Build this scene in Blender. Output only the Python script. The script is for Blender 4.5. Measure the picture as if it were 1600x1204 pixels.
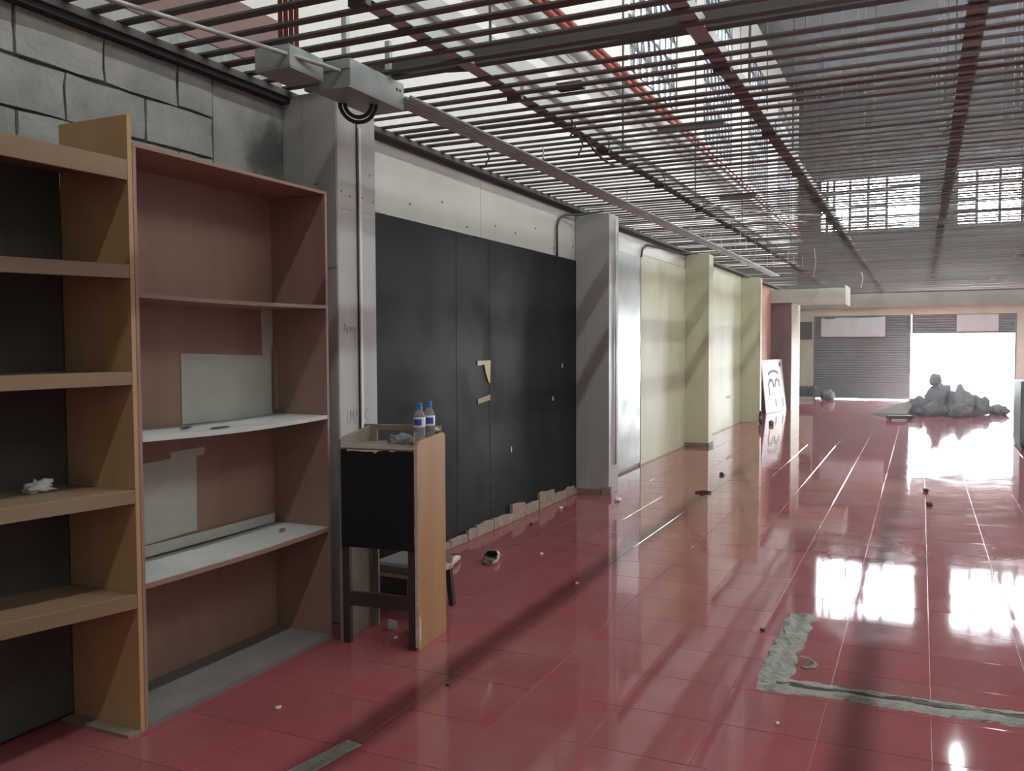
import bpy, bmesh, math, random
from mathutils import Vector, Matrix, noise

for o in list(bpy.data.objects):
    bpy.data.objects.remove(o)
scene = bpy.context.scene
COL = scene.collection
random.seed(7)

# ------------------------------------------------------------------ camera
CAM_H = 1.56
YAW, PITCH, ROLL, FPX = 0.43817, 0.045346, 0.004054, 1363.06
cam_data = bpy.data.cameras.new('camera')
cam = bpy.data.objects.new('camera', cam_data)
COL.objects.link(cam)
cam_data.sensor_fit = 'HORIZONTAL'
cam_data.sensor_width = 36.0
cam_data.lens = 36.0 * FPX / 1600.0
cam_data.clip_start = 0.05
cam_data.clip_end = 300
fwd = Vector((-math.sin(YAW) * math.cos(PITCH), math.cos(YAW) * math.cos(PITCH), -math.sin(PITCH)))
rgt = Vector((math.cos(YAW), math.sin(YAW), 0))
dwn = fwd.cross(rgt)
r2 = math.cos(ROLL) * rgt + math.sin(ROLL) * dwn
d2 = -math.sin(ROLL) * rgt + math.cos(ROLL) * dwn
m3 = Matrix((r2, -d2, -fwd)).transposed()
cam.matrix_world = Matrix.Translation((0, 0, CAM_H)) @ m3.to_4x4()
scene.camera = cam


def project(p):
    v = Vector(p) - Vector((0, 0, CAM_H))
    z = v.dot(fwd)
    if z < 0.1:
        return None
    return 800 + FPX * v.dot(r2) / z, 602 + FPX * v.dot(d2) / z


# ------------------------------------------------------------------ world, daylight, exposure
SKY = 60.0
world = bpy.data.worlds.new('overcast_sky')
scene.world = world
world.use_nodes = True
bg = world.node_tree.nodes['Background']
bg.inputs[0].default_value = (0.90, 0.96, 1.0, 1)
bg.inputs[1].default_value = SKY


def area(name, loc, rot, sx, sy, watts, color=(1, 1, 1), portal=False):
    l = bpy.data.lights.new(name, 'AREA')
    l.shape = 'RECTANGLE'
    l.size, l.size_y = sx, sy
    l.energy = watts
    l.color = color
    if portal:
        l.cycles.is_portal = True
    o = bpy.data.objects.new(name, l)
    COL.objects.link(o)
    o.location = loc
    o.rotation_euler = rot
    return o


SLOT_X, SLOT_Z, SLOT_Y0, SLOT_Y1, SLOT_W = 0.95, 8.5, -4.8, 24.0, 0.17
# daylight falling through the long roof slot
area('skylight_daylight', (SLOT_X, (SLOT_Y0 + SLOT_Y1) / 2, SLOT_Z + 0.02), (0, 0, 0), SLOT_W, SLOT_Y1 - SLOT_Y0,
     69.0 * math.pi * SLOT_W * (SLOT_Y1 - SLOT_Y0), (0.95, 0.98, 1.0))
H2 = math.pi / 2
# added fill light, set in an unseen clerestory ribbon in the right-hand wall
area('clerestory_fill', (4.3, 11.0, 6.6), (0, H2, 0), 2.0, 20.0, 3.9 * math.pi * 2.0 * 20.0, (1.0, 0.99, 0.97))
area('door_portal', (1.02, 26.95, 0.93), (-H2, 0, 0), 2.5, 1.86, 1, portal=True)
area('far_window_portal', (-1.39, 26.95, 5.51), (-H2, 0, 0), 2.67, 1.54, 1, portal=True)
area('far_window_portal', (2.05, 26.95, 5.51), (-H2, 0, 0), 2.5, 1.54, 1, portal=True)
area('side_window_portal', (-3.55, 17.85, 6.3), (0, -H2, 0), 2.7, 14.8, 1, portal=True)

scene.view_settings.view_transform = 'Standard'
scene.view_settings.look = 'None'
scene.view_settings.gamma = 1.0
scene.view_settings.use_curve_mapping = False
scene.view_settings.exposure = 0.42
scene.cycles.use_denoising = True
scene.cycles.max_bounces = 8
scene.cycles.diffuse_bounces = 5
scene.cycles.glossy_bounces = 4
scene.cycles.transmission_bounces = 8
scene.cycles.sample_clamp_indirect = 8.0
scene.cycles.volume_bounces = 0
scene.cycles.caustics_reflective = False
scene.cycles.caustics_refractive = False


# ------------------------------------------------------------------ materials
def mat(name, c1, c2=None, scale=3.0, stretch=(1, 1, 1), rough=0.6, rough2=None, metal=0.0, bump=0.0, bscale=40.0,
        vary=0.0, detail=6.0, contrast=(0.35, 0.65), spec=0.5, c3=None, scale3=0.7, cut3=(0.55, 0.7)):
    m = bpy.data.materials.new(name)
    m.use_nodes = True
    nt = m.node_tree
    b = nt.nodes['Principled BSDF']
    b.inputs['Metallic'].default_value = metal
    b.inputs['Roughness'].default_value = rough
    b.inputs['Specular IOR Level'].default_value = spec
    geo = nt.nodes.new('ShaderNodeNewGeometry')
    mp = nt.nodes.new('ShaderNodeMapping')
    mp.inputs['Scale'].default_value = stretch
    nt.links.new(geo.outputs['Position'], mp.inputs['Vector'])

    def ramp_noise(sc, lo, hi, det=detail):
        n = nt.nodes.new('ShaderNodeTexNoise')
        n.inputs['Scale'].default_value = sc
        n.inputs['Detail'].default_value = det
        n.inputs['Roughness'].default_value = 0.6
        nt.links.new(mp.outputs[0], n.inputs['Vector'])
        r = nt.nodes.new('ShaderNodeMapRange')
        r.inputs['From Min'].default_value = lo
        r.inputs['From Max'].default_value = hi
        nt.links.new(n.outputs['Fac'], r.inputs['Value'])
        return r.outputs['Result']

    def mix(fac, a, bcol):
        x = nt.nodes.new('ShaderNodeMix')
        x.data_type = 'RGBA'
        if isinstance(fac, (int, float)):
            x.inputs[0].default_value = fac
        else:
            nt.links.new(fac, x.inputs[0])
        for sock, v in ((x.inputs[6], a), (x.inputs[7], bcol)):
            if isinstance(v, tuple):
                sock.default_value = (*v[:3], 1)
            else:
                nt.links.new(v, sock)
        return x.outputs[2]

    col = c1
    if c2 is not None:
        col = mix(ramp_noise(scale, *contrast), c1, c2)
    if c3 is not None:
        col = mix(ramp_noise(scale3, *cut3), col, c3)
    if vary > 0:
        oi = nt.nodes.new('ShaderNodeObjectInfo')
        hsv = nt.nodes.new('ShaderNodeHueSaturation')
        r = nt.nodes.new('ShaderNodeMapRange')
        r.inputs['To Min'].default_value = 1 - vary
        r.inputs['To Max'].default_value = 1 + vary
        nt.links.new(oi.outputs['Random'], r.inputs['Value'])
        nt.links.new(r.outputs[0], hsv.inputs['Value'])
        if isinstance(col, tuple):
            hsv.inputs['Color'].default_value = (*col[:3], 1)
        else:
            nt.links.new(col, hsv.inputs['Color'])
        col = hsv.outputs['Color']
    if isinstance(col, tuple):
        b.inputs['Base Color'].default_value = (*col[:3], 1)
    else:
        nt.links.new(col, b.inputs['Base Color'])
    if rough2 is not None:
        r = nt.nodes.new('ShaderNodeMapRange')
        r.inputs['To Min'].default_value = rough
        r.inputs['To Max'].default_value = rough2
        nt.links.new(ramp_noise(scale * 1.7, 0.4, 0.7), r.inputs['Value'])
        nt.links.new(r.outputs[0], b.inputs['Roughness'])
    if bump > 0:
        n = nt.nodes.new('ShaderNodeTexNoise')
        n.inputs['Scale'].default_value = bscale
        n.inputs['Detail'].default_value = 4
        nt.links.new(mp.outputs[0], n.inputs['Vector'])
        bp = nt.nodes.new('ShaderNodeBump')
        bp.inputs['Strength'].default_value = bump
        bp.inputs['Distance'].default_value = 0.01
        nt.links.new(n.outputs['Fac'], bp.inputs['Height'])
        nt.links.new(bp.outputs[0], b.inputs['Normal'])
    return m


def clear_mat(name, color=(1, 1, 1), rough=0.04, ior=1.33):
    m = bpy.data.materials.new(name)
    m.use_nodes = True
    b = m.node_tree.nodes['Principled BSDF']
    b.inputs['Base Color'].default_value = (*color, 1)
    b.inputs['Transmission Weight'].default_value = 0.8
    b.inputs['Roughness'].default_value = rough
    b.inputs['IOR'].default_value = ior
    return m


M = {}
M['tile'] = mat('red_glazed_tile', (0.31, 0.083, 0.087), (0.27, 0.072, 0.077), scale=2.2, rough=0.045, rough2=0.085, vary=0.04,
                c3=(0.29, 0.13, 0.118), scale3=0.9, cut3=(0.5, 0.75), bump=0.004, bscale=7)
M['grout'] = mat('dirty_grout', (0.24, 0.065, 0.066), (0.28, 0.10, 0.09), scale=4, rough=0.22)
M['block'] = mat('concrete_block', (0.30, 0.32, 0.29), (0.40, 0.41, 0.38), scale=6, rough=0.9, bump=0.5, bscale=60, vary=0.10)
M['mortar'] = mat('dark_mortar', (0.05, 0.05, 0.045), (0.12, 0.12, 0.11), scale=12, rough=0.95, bump=0.6)
M['mortar_pale'] = mat('pale_mortar_drip', (0.42, 0.42, 0.38), (0.28, 0.28, 0.25), scale=25, rough=0.95, bump=0.6)
M['plaster_grey'] = mat('grey_render', (0.26, 0.27, 0.25), (0.40, 0.41, 0.38), scale=3, rough=0.85, bump=0.2,
                        c3=(0.12, 0.12, 0.115), scale3=2.0, cut3=(0.52, 0.68))
M['white_wall'] = mat('white_upper_wall', (0.74, 0.74, 0.71), (0.66, 0.65, 0.60), scale=1.2, rough=0.8)
M['cream'] = mat('stained_cream_wall', (0.66, 0.69, 0.50), (0.58, 0.60, 0.43), scale=1.6, stretch=(1, 1, 0.35), rough=0.6,
                 c3=(0.42, 0.42, 0.32), scale3=1.5, cut3=(0.55, 0.8))
M['cream_far'] = mat('pale_far_wall', (0.57, 0.60, 0.49), (0.48, 0.50, 0.41), scale=1.2, rough=0.7)
M['pink'] = mat('pink_render', (0.50, 0.26, 0.21), (0.43, 0.22, 0.18), scale=1.5, rough=0.8)
M['brown_pier'] = mat('brown_pier', (0.20, 0.125, 0.11), (0.16, 0.10, 0.09), scale=1.5, rough=0.8)
M['galv'] = mat('galvanised_sheet', (0.48, 0.49, 0.46), (0.40, 0.41, 0.39), scale=2.5, stretch=(1, 1, 0.4), rough=0.45, metal=0.0,
                c3=(0.30, 0.31, 0.29), scale3=1.3, cut3=(0.55, 0.75))
M['galv_shiny'] = mat('shiny_scuffed_sheet', (0.34, 0.35, 0.33), (0.25, 0.26, 0.245), scale=2.2, rough=0.30, rough2=0.5, metal=0.55,
                      c3=(0.17, 0.175, 0.165), scale3=1.4, cut3=(0.50, 0.66))
M['fascia'] = mat('pale_fascia_sheet', (0.62, 0.64, 0.58), (0.55, 0.57, 0.52), scale=1.5, rough=0.45, metal=0.1)
M['black'] = mat('black_painted_board', (0.011, 0.012, 0.013), (0.016, 0.016, 0.018), scale=1.4, rough=0.5, rough2=0.65, vary=0.08,
                 c3=(0.026, 0.026, 0.030), scale3=0.8, cut3=(0.55, 0.8), spec=0.12)
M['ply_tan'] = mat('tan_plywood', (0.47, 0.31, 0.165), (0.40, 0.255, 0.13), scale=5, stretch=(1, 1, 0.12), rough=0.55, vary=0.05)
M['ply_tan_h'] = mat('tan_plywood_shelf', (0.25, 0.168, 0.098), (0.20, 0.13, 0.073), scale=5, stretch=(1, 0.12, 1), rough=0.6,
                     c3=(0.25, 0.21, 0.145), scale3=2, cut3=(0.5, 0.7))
M['ply_brown'] = mat('brown_plywood', (0.33, 0.215, 0.160), (0.27, 0.172, 0.128), scale=5, stretch=(1, 1, 0.15), rough=0.5, vary=0.05)
M['ply_brown_h'] = mat('brown_plywood_shelf', (0.31, 0.20, 0.15), (0.26, 0.165, 0.125), scale=5, stretch=(1, 0.15, 1), rough=0.5)
M['dust_board'] = mat('dusty_grey_board', (0.20, 0.185, 0.165), (0.16, 0.15, 0.135), scale=5, rough=0.9)
M['white_board'] = mat('white_laminate', (0.54, 0.56, 0.52), (0.47, 0.49, 0.45), scale=4, rough=0.5, c3=(0.38, 0.39, 0.36), scale3=3, cut3=(0.6, 0.8))
M['ply_orange'] = mat('worn_orange_plywood', (0.42, 0.22, 0.085), (0.33, 0.175, 0.07), scale=6, stretch=(1, 1, 0.12), rough=0.5,
                      c3=(0.30, 0.20, 0.12), scale3=2.5, cut3=(0.55, 0.75))
M['dark_board'] = mat('dark_back_board', (0.075, 0.072, 0.066), (0.05, 0.047, 0.044), scale=2.5, rough=0.8, vary=0.25)
M['ply_grey'] = mat('worn_grey_brown_board', (0.26, 0.21, 0.16), (0.20, 0.165, 0.13), scale=8, rough=0.7)
M['raw_edge'] = mat('torn_pale_edge', (0.62, 0.55, 0.45), (0.5, 0.43, 0.34), scale=20, rough=0.9)
M['slat'] = mat('rusty_dark_steel', (0.085, 0.080, 0.073), (0.12, 0.105, 0.092), scale=3, rough=0.75, vary=0.2)
M['runner'] = mat('dusty_steel_runner', (0.50, 0.56, 0.53), (0.38, 0.42, 0.40), scale=3, rough=0.7)
M['beam'] = mat('dark_steel_beam', (0.085, 0.075, 0.075), (0.06, 0.052, 0.05), scale=3, rough=0.7)
M['roof'] = mat('sooty_roof', (0.022, 0.019, 0.020), (0.015, 0.013, 0.014), scale=1.0, rough=0.9)
M['dark_wall'] = mat('sooty_wall', (0.05, 0.045, 0.047), (0.035, 0.031, 0.033), scale=0.8, rough=0.9)
M['ring'] = mat('dark_wall_angle', (0.085, 0.085, 0.075), (0.06, 0.06, 0.055), scale=4, rough=0.8)
M['box_grey'] = mat('grey_green_sheet_box', (0.34, 0.38, 0.36), (0.28, 0.32, 0.30), scale=6, rough=0.45, metal=0.2)
M['conduit'] = mat('dull_conduit', (0.44, 0.50, 0.47), (0.35, 0.39, 0.37), scale=5, rough=0.5)
M['conduit_white'] = mat('white_plastic_conduit', (0.75, 0.75, 0.71), rough=0.4)
M['red_pipe'] = mat('red_pipe_paint', (0.32, 0.065, 0.05), (0.26, 0.05, 0.042), scale=6, rough=0.4)
M['grey_pipe'] = mat('pale_grey_pipe', (0.42, 0.42, 0.40), (0.36, 0.36, 0.34), scale=4, rough=0.5)
M['rubber'] = mat('black_rubber', (0.015, 0.015, 0.016), rough=0.5)
M['wire'] = mat('pale_wire', (0.55, 0.52, 0.47), rough=0.6)
M['wire_dark'] = mat('dark_wire', (0.04, 0.035, 0.033), rough=0.6)
M['grille'] = mat('dark_grille_steel', (0.05, 0.055, 0.06), rough=0.6)
M['shutter'] = mat('grey_shutter_paint', (0.20, 0.215, 0.225), (0.17, 0.18, 0.19), scale=2, rough=0.45, metal=0.3)
M['cloth'] = mat('dirty_white_cloth', (0.56, 0.63, 0.66), (0.50, 0.56, 0.59), scale=3, rough=0.9)
M['lintel'] = mat('grey_green_lintel', (0.30, 0.31, 0.27), (0.24, 0.25, 0.22), scale=1.5, rough=0.8)
M['cement'] = mat('rough_grey_cement', (0.34, 0.335, 0.28), (0.24, 0.235, 0.20), scale=14, rough=0.85, bump=0.8, bscale=90,
                  c3=(0.15, 0.145, 0.125), scale3=9, cut3=(0.55, 0.68))
M['cement_dark'] = mat('dark_broken_cement', (0.10, 0.095, 0.08), (0.16, 0.15, 0.13), scale=20, rough=0.9, bump=0.8, bscale=80)
M['skirting'] = mat('broken_skirting_plaster', (0.40, 0.34, 0.26), (0.27, 0.21, 0.16), scale=18, rough=0.9, bump=0.5)
M['paper'] = mat('cream_paper_scrap', (0.72, 0.68, 0.46), (0.66, 0.60, 0.38), scale=20, rough=0.8)
M['tissue'] = mat('white_tissue', (0.82, 0.82, 0.80), rough=0.9)
M['chip_dark'] = mat('dark_chip', (0.05, 0.04, 0.035), rough=0.8)
M['cushion'] = mat('grey_vinyl_cushion', (0.17, 0.17, 0.15), (0.13, 0.13, 0.115), scale=5, rough=0.6)
M['dark_wood'] = mat('dark_stained_wood', (0.045, 0.028, 0.024), (0.035, 0.022, 0.02), scale=6, rough=0.5)
M['pale_wood'] = mat('pale_worn_wood', (0.48, 0.38, 0.29), (0.40, 0.31, 0.24), scale=8, rough=0.7)
M['clog'] = mat('cream_foam_clog', (0.60, 0.53, 0.42), (0.5, 0.43, 0.34), scale=18, rough=0.7)
M['clog_in'] = mat('dark_clog_lining', (0.16, 0.13, 0.09), rough=0.9)  # lining darker than the clog body
M['plastic'] = clear_mat('clear_bottle_plastic', (0.98, 0.99, 1.0), 0.03, 1.2)
M['wrap'] = clear_mat('clear_crumpled_film', (0.95, 0.96, 0.97), 0.12, 1.2)
M['cap_blue'] = mat('blue_bottle_cap', (0.03, 0.19, 0.50), rough=0.35)
M['label_white'] = mat('white_bottle_label', (0.75, 0.77, 0.85), rough=0.4)
M['label_blue'] = mat('blue_label_print', (0.06, 0.07, 0.36), rough=0.4)
M['white_sign'] = mat('scuffed_white_board', (0.66, 0.63, 0.58), (0.58, 0.55, 0.50), scale=3, rough=0.6)
M['ink'] = mat('grey_spray_paint', (0.16, 0.15, 0.145), rough=0.8)
M['scrawl'] = mat('faint_pencil', (0.27, 0.27, 0.26), rough=0.9)
M['sack'] = mat('dusty_dark_sack', (0.09, 0.095, 0.10), (0.13, 0.135, 0.14), scale=6, rough=0.85, vary=0.3)
M['cabinet_blue'] = mat('blue_grey_cabinet', (0.14, 0.19, 0.22), (0.11, 0.15, 0.18), scale=2, rough=0.5)
M['pavement'] = mat('pale_outdoor_concrete', (0.5, 0.5, 0.48), (0.42, 0.42, 0.40), scale=1, rough=0.9)
M['vent'] = mat('dark_vent_metal', (0.06, 0.06, 0.06), (0.09, 0.085, 0.08), scale=6, rough=0.6)


# ------------------------------------------------------------------ mesh helpers
class MB:
    def __init__(self):
        self.v, self.f = [], []

    def add(self, vs, fs):
        n = len(self.v)
        self.v += [tuple(p) for p in vs]
        self.f += [tuple(i + n for i in f) for f in fs]
        return self

    def box(self, x0, x1, y0, y1, z0, z1):
        return self.add([(x0, y0, z0), (x1, y0, z0), (x1, y1, z0), (x0, y1, z0), (x0, y0, z1), (x1, y0, z1), (x1, y1, z1), (x0, y1, z1)],
                        [(0, 3, 2, 1), (4, 5, 6, 7), (0, 1, 5, 4), (1, 2, 6, 5), (2, 3, 7, 6), (3, 0, 4, 7)])

    def bar(self, a, b, w, h=None, up=(0, 0, 1)):
        a, b = Vector(a), Vector(b)
        h = h or w
        d = (b - a).normalized()
        u = Vector(up)
        if abs(d.dot(u)) > 0.98:
            u = Vector((1, 0, 0))
        s = d.cross(u).normalized() * (w / 2)
        t = s.cross(d).normalized() * (h / 2)
        vs = [a - s - t, a + s - t, a + s + t, a - s + t, b - s - t, b + s - t, b + s + t, b - s + t]
        return self.add(vs, [(0, 3, 2, 1), (4, 5, 6, 7), (0, 1, 5, 4), (1, 2, 6, 5), (2, 3, 7, 6), (3, 0, 4, 7)])

    def tube(self, pts, r, n=8, caps=True):
        pts = [Vector(p) for p in pts]
        rings = []
        prev = None
        for i, p in enumerate(pts):
            d = (pts[min(i + 1, len(pts) - 1)] - pts[max(i - 1, 0)]).normalized()
            if prev is None:
                u = Vector((0, 0, 1)) if abs(d.z) < 0.9 else Vector((1, 0, 0))
                s = d.cross(u).normalized()
            else:
                s = (prev - d * prev.dot(d)).normalized()
            prev = s
            t = d.cross(s)
            rr = r[i] if isinstance(r, (list, tuple)) else r
            rings.append([p + (s * math.cos(2 * math.pi * k / n) + t * math.sin(2 * math.pi * k / n)) * rr for k in range(n)])
        vs = [q for ring in rings for q in ring]
        fs = []
        for i in range(len(pts) - 1):
            for k in range(n):
                a, b2 = i * n + k, i * n + (k + 1) % n
                fs.append((a, b2, b2 + n, a + n))
        if caps:
            fs.append(tuple(reversed(range(n))))
            fs.append(tuple(range((len(pts) - 1) * n, len(pts) * n)))
        return self.add(vs, fs)

    def lathe(self, prof, n=20, c=(0, 0, 0), a0=0.0, a1=2 * math.pi):
        full = abs(a1 - a0 - 2 * math.pi) < 1e-6
        m = n if full else n + 1
        vs = []
        for r, z in prof:
            for k in range(m):
                a = a0 + (a1 - a0) * k / n
                vs.append((c[0] + r * math.cos(a), c[1] + r * math.sin(a), c[2] + z))
        fs = []
        for i in range(len(prof) - 1):
            for k in range(n):
                k2 = (k + 1) % m
                fs.append((i * m + k, i * m + k2, (i + 1) * m + k2, (i + 1) * m + k))
        return self.add(vs, fs)

    def prism(self, poly, axis, a, b):
        """poly: 2D outline; axis x: (y,z), axis y: (x,z), axis z: (x,y)."""
        def p3(p, t):
            return {'x': (t, p[0], p[1]), 'y': (p[0], t, p[1]), 'z': (p[0], p[1], t)}[axis]
        n = len(poly)
        vs = [p3(p, a) for p in poly] + [p3(p, b) for p in poly]
        fs = [tuple(range(n)), tuple(reversed(range(n, 2 * n)))]
        for i in range(n):
            j = (i + 1) % n
            fs.append((i, i + n, j + n, j))
        return self.add(vs, fs)

    def mesh(self, name, m, bevel=0.0, smooth=False):
        me = bpy.data.meshes.new(name)
        me.from_pydata(self.v, [], self.f)
        bm = bmesh.new()
        bm.from_mesh(me)
        bmesh.ops.recalc_face_normals(bm, faces=bm.faces)
        if bevel > 0:
            bmesh.ops.bevel(bm, geom=list(bm.edges), offset=bevel, segments=1, affect='EDGES', profile=0.7)
        bm.to_mesh(me)
        bm.free()
        if smooth:
            for p in me.polygons:
                p.use_smooth = True
        me.materials.append(m if not isinstance(m, str) else M[m])
        return me

    def build(self, name, m, parent=None, bevel=0.0, smooth=False, **tags):
        return link(name, self.mesh(name, m, bevel, smooth), parent, **tags)


def link(name, me, parent=None, loc=None, label=None, cat=None, group=None, kind=None):
    o = bpy.data.objects.new(name, me)
    COL.objects.link(o)
    if parent is not None:
        o.parent = parent
    if loc is not None:
        o.location = loc
    tag(o, label, cat, group, kind)
    return o


def tag(o, label=None, cat=None, group=None, kind=None):
    if label:
        o['label'] = label
    if cat:
        o['category'] = cat
    if group:
        o['group'] = group
    if kind:
        o['kind'] = kind
    return o


def empty(name, loc=(0, 0, 0), rz=0.0, label=None, cat=None, group=None, kind=None):
    o = bpy.data.objects.new(name, None)
    o.empty_display_size = 0.1
    COL.objects.link(o)
    o.location = loc
    o.rotation_euler = (0, 0, rz)
    return tag(o, label, cat, group, kind)


def blob(name, c, size, m, parent=None, seed=0, amp=0.25, freq=2.0, flat=True, sub=3, **tags):
    """a lumpy closed body resting on its flattened underside at c"""
    bm = bmesh.new()
    bmesh.ops.create_icosphere(bm, subdivisions=sub, radius=1.0)
    off = Vector((seed * 3.7, seed * 1.3, seed * 2.1))
    for v in bm.verts:
        d = v.co.normalized()
        k = 1 + amp * noise.noise(d * freq + off) + amp * 0.4 * noise.noise(d * freq * 2.7 + off)
        p = d * k
        if flat and p.z < -0.55:
            p.z = -0.55 - 0.05 * (-(p.z + 0.55))
        v.co = Vector((p.x * size[0], p.y * size[1], (p.z + (0.55 if flat else 0)) * size[2]))
    zmin = min(v.co.z for v in bm.verts)
    for v in bm.verts:
        v.co.z -= zmin
    me = bpy.data.meshes.new(name)
    bm.to_mesh(me)
    bm.free()
    for p in me.polygons:
        p.use_smooth = True
    me.materials.append(M[m])
    return link(name, me, parent, c, **tags)


def sag(a, b, drop, n=10):
    a, b = Vector(a), Vector(b)
    return [a.lerp(b, i / n) - Vector((0, 0, drop * 4 * (i / n) * (1 - i / n))) for i in range(n + 1)]


# ================================================================== THE SETTING
WX = -3.30          # face of the left wall
ROOF = 8.5
Y0, Y1 = -8.0, 26.7
RX = 4.2
T = 0.41            # floor tile pitch

# ---- floor
floor = MB().box(WX - 0.1, RX + 0.1, Y0 - 0.1, 27.0, -0.15, -0.0028).build(
    'floor', 'grout', label='glossy dark red tiled floor of the empty shop hall', cat='floor', kind='structure')
g = 0.0024
tile_me = MB().box(-T / 2 + g / 2, T / 2 - g / 2, -T / 2 + g / 2, T / 2 - g / 2, -0.010, 0.0).mesh('tile', 'tile', bevel=0.0018)
tiles = []
ix0, ix1 = -9, 11
iy0, iy1 = -28, 57
for i in range(ix0, ix1):
    for j in range(iy0, iy1):
        cx = 0.062 + (i + 0.5) * T
        cy = 3.563 + (j + 0.5) * T
        if cx - T / 2 < WX - 0.06 or cx + T / 2 > RX + 0.2 or cy + T / 2 > 27.0 or cy - T / 2 < Y0 - 0.1:
            continue
        pr = project((cx, cy, 0))
        ok = pr is not None and -60 < pr[0] < 1660 and -10 < pr[1] < 1290
        if ok and cx < -2.95 and cy < 4.2:
            ok = False      # under the bookcases
        tiles.append((0 if ok else 1, cx * cx + cy * cy, cx, cy))
tiles.sort()
stuff = MB()
for k, (bad, _, cx, cy) in enumerate(tiles):
    rx, ry = random.gauss(0, 0.0011), random.gauss(0, 0.0011)
    if k < 300 and not bad:
        o = link('tile', tile_me, floor, (cx, cy, random.uniform(-0.0006, 0.0)))
        o.rotation_euler = (rx, ry, 0)
    else:
        h = T / 2 - g / 2
        zz = [-rx * 0 + sy * h * rx - sx * h * ry for sx, sy in ((-1, -1), (1, -1), (1, 1), (-1, 1))]
        stuff.add([(cx - h, cy - h, zz[0]), (cx + h, cy - h, zz[1]), (cx + h, cy + h, zz[2]), (cx - h, cy + h, zz[3]),
                   (cx - h, cy - h, -.01), (cx + h, cy - h, -.01), (cx + h, cy + h, -.01), (cx - h, cy + h, -.01)],
                  [(0, 1, 2, 3), (4, 5, 1, 0), (5, 6, 2, 1), (6, 7, 3, 2), (7, 4, 0, 3)])
stuff.build('far_tile', 'tile', floor, kind='stuff')

# ---- left wall: substrate with upper windows, coverings as parts
WIN = [(10.5, 12.9), (14.6, 17.0), (18.7, 21.1), (22.8, 25.2)]
WZ0, WZ1 = 4.97, 7.65
wl = MB()
wl.box(WX - 0.22, WX - 0.02, Y0, Y1 + 0.2, -0.1, WZ0)
wl.box(WX - 0.22, WX - 0.02, Y0, Y1 + 0.2, WZ1, ROOF)
ys = [Y0] + [v for w in WIN for v in w] + [Y1 + 0.2]
for a, b in zip(ys[0::2], ys[1::2]):
    wl.box(WX - 0.22, WX - 0.02, a, b, WZ0, WZ1)
wall_left = wl.build('wall_left', 'white_wall', label='long side wall, concrete block, sheet and cream paint below, white above', cat='wall', kind='structure')
# mortar bed and concrete blocks behind the bookcases
MB().box(WX - 0.02, WX - 0.008, -1.0, 3.46, 0, 2.97).build('mortar_bed', 'mortar', wall_left)
CH, BL = 0.207, 0.425
blk = {}


def block_mesh(w, seed):
    key = (round(w, 3), seed % 5)
    if key in blk:
        return blk[key]
    bm = bmesh.new()
    bmesh.ops.create_cube(bm, size=1.0)
    bmesh.ops.scale(bm, vec=(0.02, w, CH - 0.015), verts=bm.verts)
    bmesh.ops.subdivide_edges(bm, edges=[e for e in bm.edges if abs(e.verts[0].co.x - e.verts[1].co.x) < 1e-6], cuts=2, use_grid_fill=True)
    rnd = random.Random(seed)
    for v in bm.verts:
        if v.co.x > 0 and (abs(abs(v.co.y) - w / 2) < 1e-4 or abs(abs(v.co.z) - (CH - .015) / 2) < 1e-4):
            v.co += Vector((-rnd.uniform(0, 0.004), rnd.uniform(-.006, .004), rnd.uniform(-.006, .003)))
    me = bpy.data.meshes.new('block')
    bm.to_mesh(me)
    bm.free()
    me.materials.append(M['block'])
    blk[key] = me
    return me


nblk = 0
for row in range(15):
    zt = 2.936 - row * CH
    zc = zt - CH / 2
    if zc < 0:
        break
    off = 2.79 if row % 2 == 0 else 2.59
    for k in range(-5, 3):
        a, b = off + k * BL, off + (k + 1) * BL
        if row % 2 == 0 and k == 1:
            b = 3.445
        if a >= 3.43 or b < 0.9:
            continue
        b = min(b, 3.445)
        w = b - a - 0.013
        if w < 0.05:
            continue
        nblk += 1
        link('block', block_mesh(w, nblk), wall_left, (WX - 0.002 + random.uniform(-.003, .002), (a + b) / 2, zc))
MB().box(WX - 0.02, WX + .004, -3.0, 3.99, 3.10, 3.385).build('brown_board', 'brown_pier', wall_left)
MB().box(WX - 0.02, WX, -3.0, 3.99, 2.99, 3.098).build('rendered_patch', 'plaster_grey', wall_left)
MB().box(WX - 0.02, WX, 3.45, 4.0, 0, 2.97).build('rendered_patch', 'plaster_grey', wall_left)
# pale fascia sheets above the black boarding
for a, b, z0, z1 in ((4.36, 6.45, 2.452, 2.975), (6.455, 8.62, 2.452, 2.975), (8.95, 10.98, 2.69, 2.95), (10.985, 13.33, 2.74, 2.95)):
    MB().box(WX - 0.02, WX - 0.002, a, b, z0, z1).build('fascia_sheet', 'fascia', wall_left, bevel=0.002)
for k in range(18):
    y = 4.6 + k * 0.23 + random.uniform(-.08, .08)
    MB().box(WX - 0.003, WX + 0.002, y, y + 0.012, (zr := 2.50 + random.uniform(0, .18)), zr + .015).build('rivet_hole', 'rubber', wall_left) if k % 2 else None
# shiny scuffed sheet beyond the second pillar, then cream plaster
MB().box(WX - 0.02, WX, 8.95, 10.98, 0.03, 2.69).build('steel_sheet', 'galv_shiny', wall_left, bevel=0.002, )
MB().box(WX - 0.02, WX + 0.004, 10.985, 13.33, 0.0, 2.735).build('plaster_panel', 'cream', wall_left)
MB().box(WX - 0.02, WX + 0.004, 13.65, 17.9, 0.0, 2.95).build('plaster_panel', 'cream', wall_left)
MB().box(WX - 0.02, WX + 0.004, 18.2, 21.8, 0.0, 2.95).build('pink_plaster', 'pink', wall_left)
MB().box(WX - 0.02, WX + 0.004, 21.8, 26.7, 0.0, 2.95).build('plaster_panel', 'cream_far', wall_left)
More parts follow.
